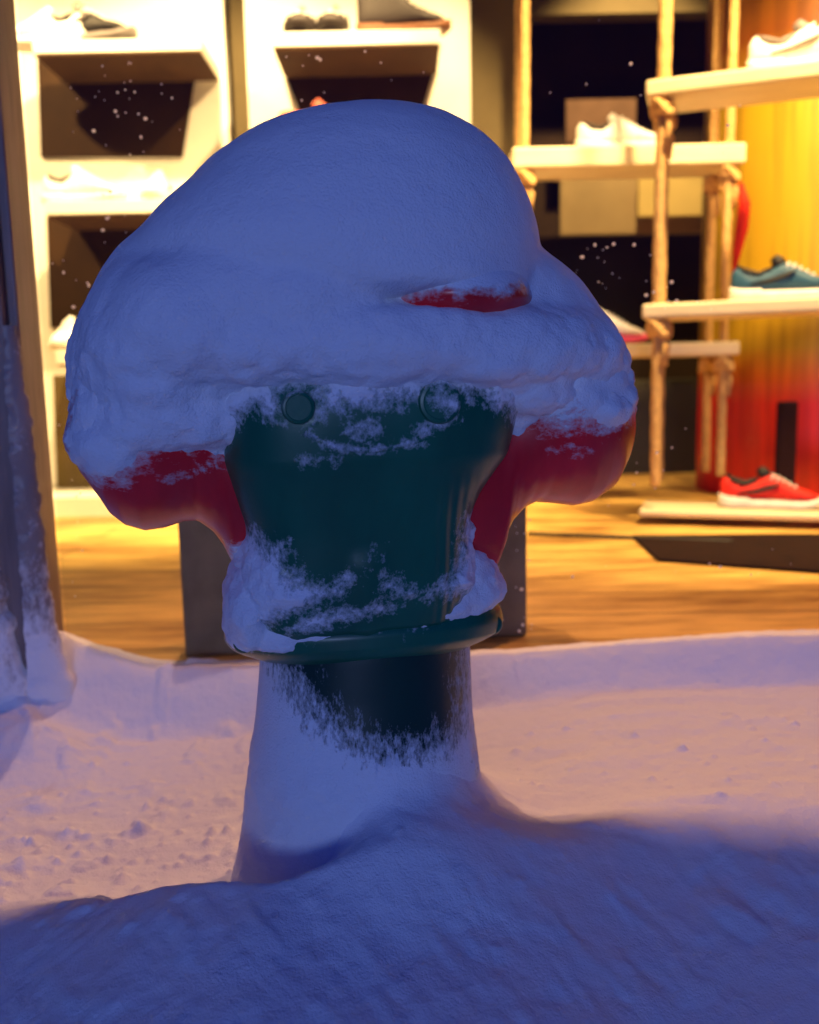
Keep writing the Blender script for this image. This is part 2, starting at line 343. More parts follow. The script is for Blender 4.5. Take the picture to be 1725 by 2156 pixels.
for (px, py, off, r) in ((520, 640, .10, (.10, .075, .06)), (640, 640, .115, (.075, .07, .05)), (700, 650, .13, (.045, .05, .035)), (265, 925, .055, (.045, .055, .045)), (380, 880, .10, (.07, .04, .03)), (1225, 855, .06, (.05, .055, .03)), (1110, 830, .10, (.05, .045, .025)), (420, 690, .085, (.085, .09, .07)), (345, 760, .05, (.075, .10, .10)),
                         (590, 730, .125, (.10, .055, .042)), (1010, 730, .12, (.10, .055, .042))):
    x, z = hp(px, py, off); Fz.blob((x, -off, z), r, 28, 18)
def cap_noise(co, nn):
    low = sst(hp(700, 560)[1], hp(700, 840)[1], co[:, 2])
    return fbm(co * 5, 3) * .016 * .7 + fbm(co * 12 + 4, 2) * .014 * low + fbm(co * 22, 4) * (.002 + .012 * low) + fbm(co * 70, 4) * (.0006 + .010 * low)
snowcap = remeshed('snow_cap', [U, L, Fz], .0042, 14, (tuple(AX), (0, 0, TH)), cap_noise, MAT['snow'])
tag(snowcap, 'thick rounded two-tier heap of blue white snow')
# ledge of snow on the flange
K = MB(); K.rings(loft_z([(1140, 500, 560, .02, .02), (1160, 486, 1030, .075, .07), (1200, 482, 1036, .096, .10), (1240, 475, 1044, .104, .12), (1268, 468, 1048, .106, .13), (1290, 466, 1022, .110, .135), (1322, 474, 985, .108, .13), (1340, 492, 960, .10, .11)], 60, 160, 2.7))
x, z = hp(508, 1240, .02); K2 = MB(); K2.blob((x + .006, -.035, z - .008), (.026, .070, .050), 28, 18)
K.v = [(a, b, c + max(-b, 0) * .17) for a, b, c in K.v]
ledge = remeshed('snow_ledge', [K, K2], .0035, 5, (tuple(AX), (0, 0, TH)), lambda c, n: fbm(c * 30, 4) * .012 + fbm(c * 100, 3) * .005, MAT['snow'])
tag(ledge, 'wind packed snow sitting on the flange')

# ------------------------------------------------------------------ snow ground
GY = 1.40
def H(x, y):
    zb = -.008 + .080 * sst(-.45, .45, x) + .02 * sst(.4, 2., x)
    topz = pch(np.clip(x, -3, 3), [-3, -.62, -.50, -.40, -.3, 0, .6, 3], [.17, .17, .130, .104, .102, .106, .132, .16])
    st = pch(np.clip(x, -.6, .7), [-.6, -.1, .1, .7], [1.29, 1.31, 1.325, 1.33])
    zb = zb + .022 * sst(1.1, 1.33, y) * sst(.2, -.4, x)
    t = sst(0, 1, (y - st) / (1.405 - st)); z = zb * (1 - t) + topz * t
    xc = [-.9, -.42, -.25, -.12, -.02, .10, .28, .6, 1.2]
    yc = pch(np.clip(x, -.9, 1.2), xc, [.90, .86, .80, .775, .785, .83, .93, .97, 1.0]); zc = pch(np.clip(x, -.9, 1.2), [-.9, -.45, -.39, -.31, -.23, -.12, -.04, .03, .09, .16, .28, .6, 1.2], [-.02, .002, .016, .050, .083, .098, .097, .092, .087, .081, .073, .068, .08])
    d = y - yc
    sl = np.interp(x, [-.6, -.2, .2, .6], [.34, .38, .38, .36])
    k = .025; soft = (np.sqrt(d * d + k * k) - d) / 2     # ~ -d for d<0
    front = zc - sl * soft; front = np.maximum(front, -.22) 
    back = zc + (z - zc) * sst(0, 1, d / np.interp(x, [-.4, -.1, .1, .4], [.10, .06, .12, .10]))
    z = np.where(d < 0, front, back - sl * soft * (1 - sst(0, .1, d)))
    dx, dy = x - AX[0], y - AX[1]; r = np.hypot(dx, dy) + 1e-6; c = .8 * dx / r - .3 * dy / r
    Rf = .018 + .132 * sst(-.80, .55, c); q = np.clip(.108 + Rf - r, 0, Rf)
    z = z + Rf - np.sqrt(np.maximum(Rf * Rf - q * q, 0))
    z = z + .055 * np.exp(-((x - (-.60)) / .10) ** 2 - ((y - 1.29) / .06) ** 2)
    return z
def axis(lo, hi, a, b, step, grow=1.12):
    mid = list(np.arange(a, b, step)); L_ = []; s = step; p = a
    while p > lo: s *= grow; p -= s; L_.append(p)
    R_ = []; s = step; p = mid[-1]
    while p < hi: s *= grow; p += s; R_.append(p)
    return np.array(L_[::-1] + mid + R_)
xs = axis(-60, 60, -.62, .80, .0026); ys = axis(-60, 1.40, .62, 1.43, .0026, 1.12); ys = ys[ys < 1.432]
X, Y = np.meshgrid(xs, ys); x, y = X.ravel(), Y.ravel(); z = H(x, y)
p = np.stack([x, y, np.zeros_like(x)], 1); near = sst(1.6, .9, np.abs(x)) * sst(-.6, .2, y)
z = z + fbm(p * 4, 3) * .02 * near * sst(1.38, 1.2, y)
fore = sst(.03, -.06, y - np.interp(x, [-.9, -.45, -.25, -.02, .28, .6], [.90, .86, .80, .785, .93, .97]))
q = np.stack([(x * .8 + y * .6) * 34, (y * .8 - x * .6) * 15, 0 * x], 1)
z = z + fore * np.maximum(fbm(q, 3), -.02) * .011 + fbm(p * 60, 4) * .0034 * near
q = np.stack([x * 11, y * 34, 0 * x], 1); z = z + (1 - fore) * near * (fbm(q, 4) * .008 + np.maximum(fbm(p * 28 + 5, 3) - .08, 0) * .03 * sst(.05, -.25, x))
# clods of snow blown on the lit flat
for k in range(420):
    if k < 300: cx, cy = RNG.uniform(-.56, -.13), RNG.uniform(.90, 1.24) 
    elif k < 365: cx, cy = RNG.uniform(.1, .62), RNG.uniform(.96, 1.24)
    else: cx, cy = RNG.uniform(-.55, .6), RNG.uniform(.6, .9)
    if k < 300 and RNG.rand() > math.exp(-((cy - 1.02) / .12) ** 2) + .15: continue
    r = min(.0065, abs(RNG.normal(0, .0036)) + .0020) * (1 if k < 300 else .75); h = r * RNG.uniform(.45, 1.15) * (1 if k < 365 else .5)
    sel = (np.abs(x - cx) < 4 * r) & (np.abs(y - cy) < 4 * r); an = RNG.uniform(.6, 1.6)
    dd = ((x[sel] - cx) ** 2 * an + (y[sel] - cy) ** 2) / r ** 2; z[sel] += h * np.exp(-dd ** 1.1) * (.55 + .9 * vnoise(np.stack([x[sel] * 190, y[sel] * 190, 0 * x[sel] + k], 1)))
nx, ny = len(xs), len(ys); idx = np.arange(nx * ny).reshape(ny, nx)
Fq = np.stack([idx[:-1, :-1], idx[:-1, 1:], idx[1:, 1:], idx[1:, :-1]], -1).reshape(-1, 4)
me = bpy.data.meshes.new('snowy_ground'); me.from_pydata(np.stack([x, y, z], 1), [], Fq.tolist()); me.polygons.foreach_set('use_smooth', [True] * len(me.polygons)); me.materials.append(MAT['ground'])
g = bpy.data.objects.new('snowy_ground', me); COL.objects.link(g); tag(g, kind='structure')

# ------------------------------------------------------------------ shop
FZ = .093; CZ = 2.75; BY = 5.0
def floor_shading():
    t = NT('oak_boards'); b = t.n('BsdfPrincipled', Roughness=.42)
    n1 = noise_node(t, 5, 6, .65, (.9, 7, 1)); n2 = noise_node(t, 1.6, 3, .6, (1, 2.2, 1))
    r = t.n('ValToRGB'); e = r.color_ramp.elements; e[0].position = .40; e[0].color = (.25, .11, .022, 1); e[1].position = .58; e[1].color = (.84, .54, .15, 1)
    mx = t.n('Math', _operation='MULTIPLY_ADD'); mx.inputs[1].default_value = .45; t.l(n2.outputs['Fac'], mx.inputs[0])
    m0 = t.n('Math', _operation='MULTIPLY'); m0.inputs[1].default_value = .55; t.l(n1.outputs['Fac'], m0.inputs[0]); t.l(m0.outputs[0], mx.inputs[2])
    t.l(mx.outputs[0], r.inputs[0])
    tc = t.n('TexCoord'); br = t.n('TexBrick', Scale=1.0); br.inputs['Brick Width'].default_value = 1.9; br.inputs['Row Height'].default_value = .17; br.inputs['Mortar Size'].default_value = .003
    br.inputs['Color1'].default_value = (1, 1, 1, 1); br.inputs['Color2'].default_value = (.82, .8, .78, 1); br.inputs['Mortar'].default_value = (.25, .2, .15, 1)
    t.l(tc.outputs['Object'], br.inputs['Vector']); ml = t.n('MixRGB', _blend_type='MULTIPLY', Fac=1.0); t.l(r.outputs[0], ml.inputs[1]); t.l(br.outputs['Color'], ml.inputs[2])
    t.l(ml.outputs[0], b.inputs['Base Color']); t.l(b.outputs[0], t.out.inputs[0]); return t.m
def glass_mat():
    t = NT('window_glass'); tr = t.n('BsdfTransparent'); tr.inputs[0].default_value = (.96, .97, .96, 1); gl = t.n('BsdfGlossy', Roughness=.02)
    lw = t.n('LayerWeight'); pw = t.n('Math', _operation='POWER'); pw.inputs[1].default_value = 4; t.l(lw.outputs['Facing'], pw.inputs[0]); fr = t.n('Math', _operation='MULTIPLY_ADD'); fr.inputs[1].default_value = .7; fr.inputs[2].default_value = .010; t.l(pw.outputs[0], fr.inputs[0]); mx = t.n('MixShader'); t.l(fr.outputs[0], mx.inputs[0]); t.l(tr.outputs[0], mx.inputs[1]); t.l(gl.outputs[0], mx.inputs[2]); t.l(mx.outputs[0], t.out.inputs[0]); return t.m
shop = empty('shop_building', (0, GY, 0))
tag(shop, 'shop behind the hydrant with a large lit display window', 'building')
def sp(mb, name, mat, bevel=0, smooth=False):
    o = mb.build(name, mat, shop, smooth, bevel); o.matrix_parent_inverse = Matrix.Translation((0, -GY, 0)); return o
XL, XR = PX(-16, 0, 1.36), 1.5
m = MB(); m.box(-2.6, 3.4, GY + .02, BY + .1, FZ - .15, FZ); sp(m, 'floor', floor_shading())
m = MB(); m.box(-2.6, 3.4, GY + .13, BY + .1, CZ, CZ + .1); sp(m, 'ceiling', MAT['darkgrey'])
m = MB(); m.box(-2.6, 3.4, BY, BY + .1, FZ, CZ); sp(m, 'back_wall', MAT['dark'])
m = MB(); m.box(-2.7, -2.6, GY + .1, BY + .1, FZ, CZ); sp(m, 'side_wall', MAT['wall']); m = MB(); m.box(3.4, 3.5, GY + .1, BY + .1, FZ, CZ); sp(m, 'side_wall', MAT['wall'])
fac = plain('facade_render', (.10, .075, .07), .85, var=.2, scale=20, bump=.004, bscale=60)
m = MB(); m.box(-7, XL - .30, 1.37, GY + .12, -.3, 3.4); m.box(XR, 8, 1.37, GY + .12, -.3, 3.4); m.box(XL - .30, XR, 1.37, GY + .12, 1.30, 3.4); sp(m, 'facade_wall', fac)
m = MB(); m.box(XL + .02, XR, GY, GY + .006, -.05, 1.30); pane = sp(m, 'window_pane', glass_mat())
m = MB(); m.box(XL, XR, GY - .02, GY + .05, -.1, FZ - .004); sp(m, 'window_sill', fac)
# snow specks frozen onto the outside of the pane
sm_ = MB()
cl = [(250, 170, 60, 50, 26), (230, 270, 70, 60, 20), (330, 170, 50, 50, 8), (215, 490, 50, 60, 16), (180, 620, 50, 60, 14), (680, 130, 60, 50, 14), (820, 160, 60, 40, 6), (1300, 560, 60, 50, 22), (1420, 610, 60, 60, 14),
      (1300, 1010, 60, 60, 18), (1390, 950, 80, 80, 10), (1080, 1150, 40, 60, 22), (1080, 1260, 30, 60, 18), (1500, 1200, 220, 20, 16), (550, 1180, 60, 90, 24), (140, 900, 30, 160, 12), (160, 1120, 10, 120, 14), (1250, 540, 40, 30, 8), (1480, 280, 60, 90, 6), (1250, 200, 60, 120, 8)]
for cx, cy, sx, sy, n in cl:
    for k in range(int(n * .65)):
        q = P(cx + RNG.normal(0, sx * .85), cy + RNG.normal(0, sy * .85), GY - .002); r = RNG.choice([.0006, .0009, .0013, .0021], p=[.35, .3, .2, .15]) * 1.25
        sm_.blob((q[0], GY - .0015, q[2]), (r * RNG.uniform(.8, 1.3), .0012, r), 8, 5)
tt = NT('melting_snow'); d1 = tt.n('BsdfDiffuse'); d2 = tt.n('BsdfTranslucent'); d1.inputs[0].default_value = d2.inputs[0].default_value = (.9, .9, .9, 1); mx_ = tt.n('MixShader', Fac=.9)
tt.l(d1.outputs[0], mx_.inputs[1]); tt.l(d2.outputs[0], mx_.inputs[2]); tt.l(mx_.outputs[0], tt.out.inputs[0])
o = sm_.build('snow_specks', tt.m, pane); o['kind'] = 'stuff' 
# window post at the left with frozen snow crust
postm = plain('bronze_window_frame', (.20, .14, .13), .45, var=.25, scale=25, bump=.001, bscale=50, stretch=(3, 3, .3))
m = MB(); m.box(XL - .075, XL - .012, 1.335, GY + .06, -.05, 1.4); m.box(XL - .012, XL + .004, 1.35, GY + .03, -.05, 1.4); sp(m, 'window_frame', postm, .004)
m = MB(); m.box(XL - .31, XL - .072, 1.325, GY + .05, -.05, 1.4); sp(m, 'window_pier', fac, .004)
nxx, nzz = 90, 420; V = []; 
for i in range(nzz):
    zc_ = -.02 + 1.3 * i / (nzz - 1)
    for j in range(nxx):
        V.append([j / (nxx - 1), 0, zc_])
V = np.array(V); s_ = V[:, 0]; zz = V[:, 2]
edge = XL - .066 + .012 * vnoise(np.stack([0 * zz, 0 * zz + 3.3, zz * 14], 1)) + .010 * vnoise(np.stack([0 * zz, 0 * zz + 9, zz * 45], 1)) + .048 * np.exp(-np.maximum(zz - .10, 0) / .13) - .012 * sst(.5, 1.1, zz)
xx = (XL - .32) + s_ * (edge - (XL - .32))
th = (.006 + .012 * np.exp(-np.maximum(zz - .1, 0) / .2)) * (1 - s_ ** 10) + .004 * s_ * (s_ < .98)
pp = np.stack([xx * 1.0, 0 * xx, zz], 1)
yy = 1.3265 - th - (fbm(pp * 40, 4) * .008 + fbm(pp * 10, 2) * .012 + fbm(pp * 150, 3) * .004) * (1 - s_ ** 14) * (s_ > .01)
edge_m = s_ > .985; yy = np.where(edge_m, 1.337, yy)
Fc = [(i * nxx + j, i * nxx + j + 1, (i + 1) * nxx + j + 1, (i + 1) * nxx + j) for i in range(nzz - 1) for j in range(nxx - 1)]
crustm = painted('frosted_crust', (.24, .20, .205), (1, 1, .6), 40, .8)
crust = mobj('snow_crust', np.stack([xx, yy, zz], 1), Fc, crustm, shop); crust.data.attributes.new('snow', 'FLOAT', 'POINT').data.foreach_set('value', list(sst(.42, .04, zz) * 2.2 - .9)); crust.matrix_parent_inverse = Matrix.Translation((0, -GY, 0))
m = MB(); 
V = []; nzz = 260; nyy = 14
for i in range(nzz):
    z_ = .02 + .62 * i / (nzz - 1); w = .010 + .030 * math.exp(-max(z_ - .10, 0) / .09); w += .006 * float(vnoise(np.array([[0.5, 2.2, z_ * 40]]))[0])
    w *= float(sst(.64, .45, np.array(z_)))
    for j in range(nyy):
        a = math.pi * j / (nyy - 1); V.append((XL + .004 - .02 + (w + .018) * math.sin(a), 1.347 - (.012 + w * .3) * math.cos(a), z_))
Fc = [(i * nyy + j, i * nyy + j + 1, (i + 1) * nyy + j + 1, (i + 1) * nyy + j) for i in range(nzz - 1) for j in range(nyy - 1)]
V = np.array(V); V += (fbm(V * 60, 3) * .006)[:, None]
c2 = mobj('snow_crust', V, Fc, crustm, shop); c2.data.attributes.new('snow', 'FLOAT', 'POINT').data.foreach_set('value', list(sst(.35, .06, V[:, 2]) * 2.2 - .6)); c2.matrix_parent_inverse = Matrix.Translation((0, -GY, 0))

# taupe partition behind the shelving and things on the back wall
m = MB(); m.box(-2.6, PX(1092, 100, 3.56), 3.55, 3.65, FZ, CZ); o = m.build('partition_wall', MAT['wall'], None, False); tag(o, 'olive brown partition wall behind the white shelf panels', 'wall')
def slab(name, x0, y0, x1, y1, Y, th, mat, label, cat, bevel=.004):
    m = MB(); a, b = PX(x0, (y0 + y1) / 2, Y), PX(x1, (y0 + y1) / 2, Y); z1, z0 = PZ((x0 + x1) / 2, y0, Y), PZ((x0 + x1) / 2, y1, Y)
    m.box(a, b, Y, Y + th, z0, z1); o = m.build(name, mat, None, False, bevel); tag(o, label, cat); return o
slab('poster_board', 1180, 352, 1500, 492, 4.7, .03, MAT['beige'], 'wide pale beige board leaning behind the hanging shelves', 'board')
slab('poster_board', 1345, 355, 1480, 455, 4.6, .03, MAT['beige2'], 'small bright yellow board before the wide beige board', 'board')
slab('cardboard_panel', 1192, 208, 1340, 300, 4.7, .03, plain('brown_card', (.17, .10, .065), .8), 'brown panel above the beige board on the dark wall', 'board')
slab('dark_cabinet', 1130, 800, 1540, 1075, 4.2, .4, MAT['darkgrey'], 'low dark grey cabinet behind the hanging shelves', 'cabinet')
slab('bulkhead_panel', 1100, -120, 1560, 28, 4.4, .1, MAT['wall'], 'olive strip of wall panel across the top behind the ropes', 'panel')

# white shelf panels
under = plain('board_shade', (.05, .024, .008), .8, var=.2)  # dark lining colour standing in for the shade below each board
def panel_unit(label, x0, x1, Y, shelves, z0, z1, bx0, bx1, bd=.30):
    r = empty('shelf_panel', ((x0 + x1) / 2, Y, z0)); tag(r, label, 'shelving', 'white shelf panels along the partition')
    inv = Matrix.Translation((-(x0 + x1) / 2, -Y, -z0))
    m = MB(); m.box(x0, x1, Y, Y + .06, z0, z1); o = m.build('back_panel', MAT['white'], r, False, .004); o.matrix_parent_inverse = inv
    for zt, th in shelves:
        m = MB(); m.box(bx0, bx1, Y - bd, Y + .002, zt - th, zt); o = m.build('shelf_board', MAT['white'], r, False, .004); o.matrix_parent_inverse = inv
        m = MB(); m.box(bx0 + .004, bx1 - .004, Y - bd + .004, Y - .015, zt - th - .006, zt - th - .0005); o = m.build('underside_shade', under, o, False)
    return r
PY = 3.42
shade_mats = [plain('shade_brown', (.030, .014, .004), .7, var=.15), plain('shade_olive', (.12, .085, .035), .7, var=.15)]  # dark tones painting the boards' shadows onto the white panels
def shade_inset(unit, pts, mi, Y):
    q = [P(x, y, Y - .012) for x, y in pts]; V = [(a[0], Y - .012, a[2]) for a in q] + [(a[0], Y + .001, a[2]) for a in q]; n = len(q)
    o = mobj('painted_shade', V, [tuple(range(n)), tuple(range(2 * n - 1, n - 1, -1))] + [(i, n + i, n + (i + 1) % n, (i + 1) % n) for i in range(n)], shade_mats[mi], unit, False)
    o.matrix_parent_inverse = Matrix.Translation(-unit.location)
xa, xb = PX(28, 60, PY), PX(472, 60, PY); b0, b1 = PX(68, 95, PY - .3), PX(424, 95, PY - .3)
s1 = [PZ(250, 82, PY - .3), PZ(250, 420, PY - .3), PZ(150, 738, PY - .3)]
u1 = panel_unit('left white shelf panel with three boards holding mostly white shoes', xa, xb, PY, [(s1[0], .04), (s1[1], .045), (s1[2], .045)], FZ + .09, 2.4, b0, b1)
xc, xd = PX(516, 60, PY), PX(990, 60, PY); b2, b3 = PX(572, 85, PY - .3), PX(928, 85, PY - .3)
s2 = [PZ(750, 64, PY - .3), PZ(750, 400, PY - .3), PZ(750, 740, PY - .3)]
u2 = panel_unit('right white shelf panel above the snow cap with grey shoes on its board', xc, xd, PY, [(s2[0], .045), (s2[1], .045), (s2[2], .045)], FZ + .09, 2.4, b2, b3)
shade_inset(u1, [(78, 112), (418, 112), (384, 330), (86, 330)], 0, PY)
shade_inset(u1, [(98, 455), (420, 455), (400, 690), (106, 690)], 0, PY)
shade_inset(u1, [(112, 790), (440, 790), (440, 1028), (120, 1028)], 1, PY)
shade_inset(u2, [(580, 106), (928, 98), (862, 330), (668, 330)], 0, PY)
m = MB(); m.box(-2.0, PX(1090, 1075, 3.15), 3.15, 3.54, FZ, FZ + .075); o = m.build('display_plinth', MAT['white'], None, False, .004); tag(o, 'low bright white plinth on the floor under the shelf panels', 'plinth')

# taupe box close behind the glass
bx = empty('display_box', (0, 0, 0)); xL_, xR_ = PX(386, 1300, 1.47), PX(1110, 1250, 1.56)
ang = math.atan2(.09, xR_ - xL_); wid = math.hypot(xR_ - xL_, .09); bx.location = (xL_, 1.47, FZ); bx.rotation_euler = (0, 0, ang)
tag(bx, 'plain grey brown display box on the wooden floor right behind the hydrant', 'box')
m = MB(); m.box(0, wid, 0, .10, .002, PZ(1105, 1000, 1.56) - FZ); m.build('box_body', MAT['taupe'], bx, False, .004)
m = MB(); m.box(-.004, wid + .004, -.004, .104, PZ(1105, 1000, 1.56) - FZ + .0005, PZ(1105, 1000, 1.56) - FZ + .012); m.build('lid', MAT['taupe'], bx, False, .003)

# ------------------------------------------------------------------ rope shelves
woodw = plain('pale_board', (.74, .62, .42), .5, var=.12, scale=6, stretch=(1, 8, 8))
def rope_pts(a, b, n, sag=.004):
    return [(a[0] + (b[0] - a[0]) * t + sag * math.sin(6 * t + a[0] * 9), a[1] + (b[1] - a[1]) * t, a[2] + (b[2] - a[2]) * t) for t in np.linspace(0, 1, n)]
def rope_unit(label, org, rz, L_, D_, levels, r_off, top, low):
    """org: left front corner; boards run along local x for L_, depth D_; levels: (z_top, thickness)"""
    r = empty('rope_shelf', org, rz); tag(r, label, 'hanging shelf', 'rope shelves hanging in the window')
    for zt, th in levels:
        m = MB(); m.box(0, L_, 0, D_, zt - th, zt); m.build('shelf_board', woodw, r, False, .008)
    for fx in (r_off, L_ - r_off):
        for fy in (.03, D_ - .03):
            zs = [top] + [zt for zt, th in levels]
            m = MB()
            n = int((top - low) / .006); m.tube(rope_pts((fx, fy, top), (fx, fy, low), n, .003), .0145, 12, 3, .16); rp = m.build('rope', MAT['rope'], r)
            for zt, th in levels:
                if zt - th - .05 < low: continue
                m = MB(); zc = zt - th - .03
                m.blob((fx, fy, zc), (.028, .028, .024), 16, 10)
                for a0 in range(3):
                    m.tube([(fx + .026 * math.cos(t + a0), fy + .026 * math.sin(t + a0), zc + .02 * math.sin(t * 2 + a0 * 2)) for t in np.linspace(0, 2 * math.pi, 20)], .010, 8)
                m.tube([(fx, fy, zc - .01), (fx + .02, fy - .01, zc - .05), (fx + .012, fy - .012, zc - .11)], .009, 8)
                m.build('knot', MAT['rope'], rp)
    return r
AY = 2.74
oA = P(1352, 655, AY); zl = lambda y, Y=AY, x=1380: PZ(x, y, Y)
angA = rad(-19)
rope_unit('nearer rope shelf at the right edge with three pale boards', (oA[0], AY, 0), angA, .95, .22, [(zl(168), .045), (zl(640), .042), (zl(1072), .022)], .045, 2.7, FZ + .12)
BYY = 3.12
oB = P(1080, 330, BYY)
wB = PX(1572, 330, BYY) - oB[0]
rope_unit('farther rope shelf between the shelf panels and the nearer rope shelf', (oB[0], BYY, 0), 0, wB, .22, [(PZ(1300, 305, BYY), .065), (PZ(1300, 724, BYY), .045), (PZ(1300, 1085, BYY), .03)], .045, 2.7, FZ + .10)
# dark sheet standing in for the soft shadow below the shelf
m = MB()
def onfloor(x, y): d = ray(x, y); t = (FZ - CAMZ) / d[2]; return CAM + d * t
q_ = [onfloor(*p_) for p_ in ((1385, 1184), (1900, 1222), (1900, 1128), (1330, 1132))]
m.add([(a[0], a[1], FZ + .001) for a in q_] + [(a[0], a[1], FZ + .009) for a in q_], [(3, 2, 1, 0), (4, 5, 6, 7), (0, 1, 5, 4), (1, 2, 6, 5), (2, 3, 7, 6), (3, 0, 4, 7)])
o = m.build('floor_shading', plain('shadow_brown', (.012, .004, .002), .95, var=.3, scale=20), None, False, .006); tag(o, 'thin dark sheet for the floor shadow below the nearer rope shelf', 'mat')  # no real mat, the sheet stands in for the soft shadow
o.rotation_euler = (0, 0, 0)

m = MB(); m.tube([P(1112 + 380 * t, 1124 + 22 * t + 2 * math.sin(9 * t), 2.6) * np.array([1, 1, 0]) + np.array([0, -.2 * t, FZ + .006]) for t in np.linspace(0, 1, 30)], .006, 8)
o = m.build('floor_gap_line', plain('black_gap', (.01, .01, .01), .5), None); tag(o, 'thin black line for the gap in the wooden floor right of the box', 'gap line')  # thin tube added to draw the dark gap line in the floor
# yellow to red display column
def fade_mat():
    t = NT('yellow_red_print'); b = t.n('BsdfPrincipled', Roughness=.45); tc = t.n('TexCoord'); sx = t.n('SeparateXYZ'); t.l(tc.outputs['Object'], sx.inputs[0])
    mr = t.n('MapRange'); mr.inputs['From Min'].default_value = .0; mr.inputs['From Max'].default_value = 2.2; t.l(sx.outputs['Z'], mr.inputs['Value'])
    r = t.n('ValToRGB'); e = r.color_ramp.elements; e[0].position = 0; e[0].color = (.80, .020, .003, 1); e[1].position = 1; e[1].color = (.62, .30, .01, 1)
    for p_, c in ((PZ(1650, 850, 3.25) / 2.2, (.80, .020, .003, 1)), (PZ(1650, 800, 3.25) / 2.2, (.70, .12, .004, 1)), (PZ(1650, 730, 3.25) / 2.2, (.42, .25, .003, 1)), (PZ(1650, 180, 3.25) / 2.2, (.42, .26, .003, 1)), (PZ(1650, 60, 3.25) / 2.2, (.26, .07, .002, 1))):
        k = e.new(p_); k.color = c
    no = noise_node(t, 5, 3, .5, (6, 6, .3)); mm = t.n('MixRGB', _blend_type='MULTIPLY', Fac=.5); t.l(mr.outputs[0], r.inputs[0]); t.l(r.outputs[0], mm.inputs[1])
    r2 = t.n('ValToRGB'); r2.color_ramp.elements[0].position = .42; r2.color_ramp.elements[1].position = .58; r2.color_ramp.elements[0].color = (.45, .4, .3, 1); t.l(no.outputs['Fac'], r2.inputs[0]); t.l(r2.outputs[0], mm.inputs[2])
    t.l(mm.outputs[0], b.inputs['Base Color']); t.l(b.outputs[0], t.out.inputs[0]); return t.m
cxl = PX(1548, 500, 3.25); Rr = .42; m = MB()
m.rings([[(Rr * math.cos(a), Rr * math.sin(a), zz_) for a in np.linspace(0, 2 * math.pi, 72, endpoint=False)] for zz_ in np.linspace(FZ, CZ, 12)])
o = m.build('display_column', fade_mat(), None); o.location = (cxl + Rr, 3.55, 0); tag(o, 'round floor to ceiling column fading from yellow at top to red at bottom', 'column')
m = MB(); a0, a1 = PX(1640, 950, 3.05), PX(1682, 950, 3.05); m.box(a0, a1, 3.06, 3.09, PZ(1660, 1040, 3.06), PZ(1660, 845, 3.06)); m.v = [(x + (.03 if z > .5 else 0) * -1, y, z) for x, y, z in m.v]
o = m.build('dark_banner', plain('black_fabric', (.02, .006, .004), .9), None, False, .01); tag(o, 'narrow black strip hanging before the red part of the column', 'banner')
m = MB(); m.tube([P(x_, y_, 3.06) for x_, y_ in ((1560, 385), (1568, 430), (1562, 480), (1552, 530), (1545, 575))], [.008, .020, .022, .015, .006], 10); 
o = m.build('red_strap', plain('red_fabric', (.55, .02, .006), .8), None); tag(o, 'thin red strap dangling beside the yellow column', 'strap')

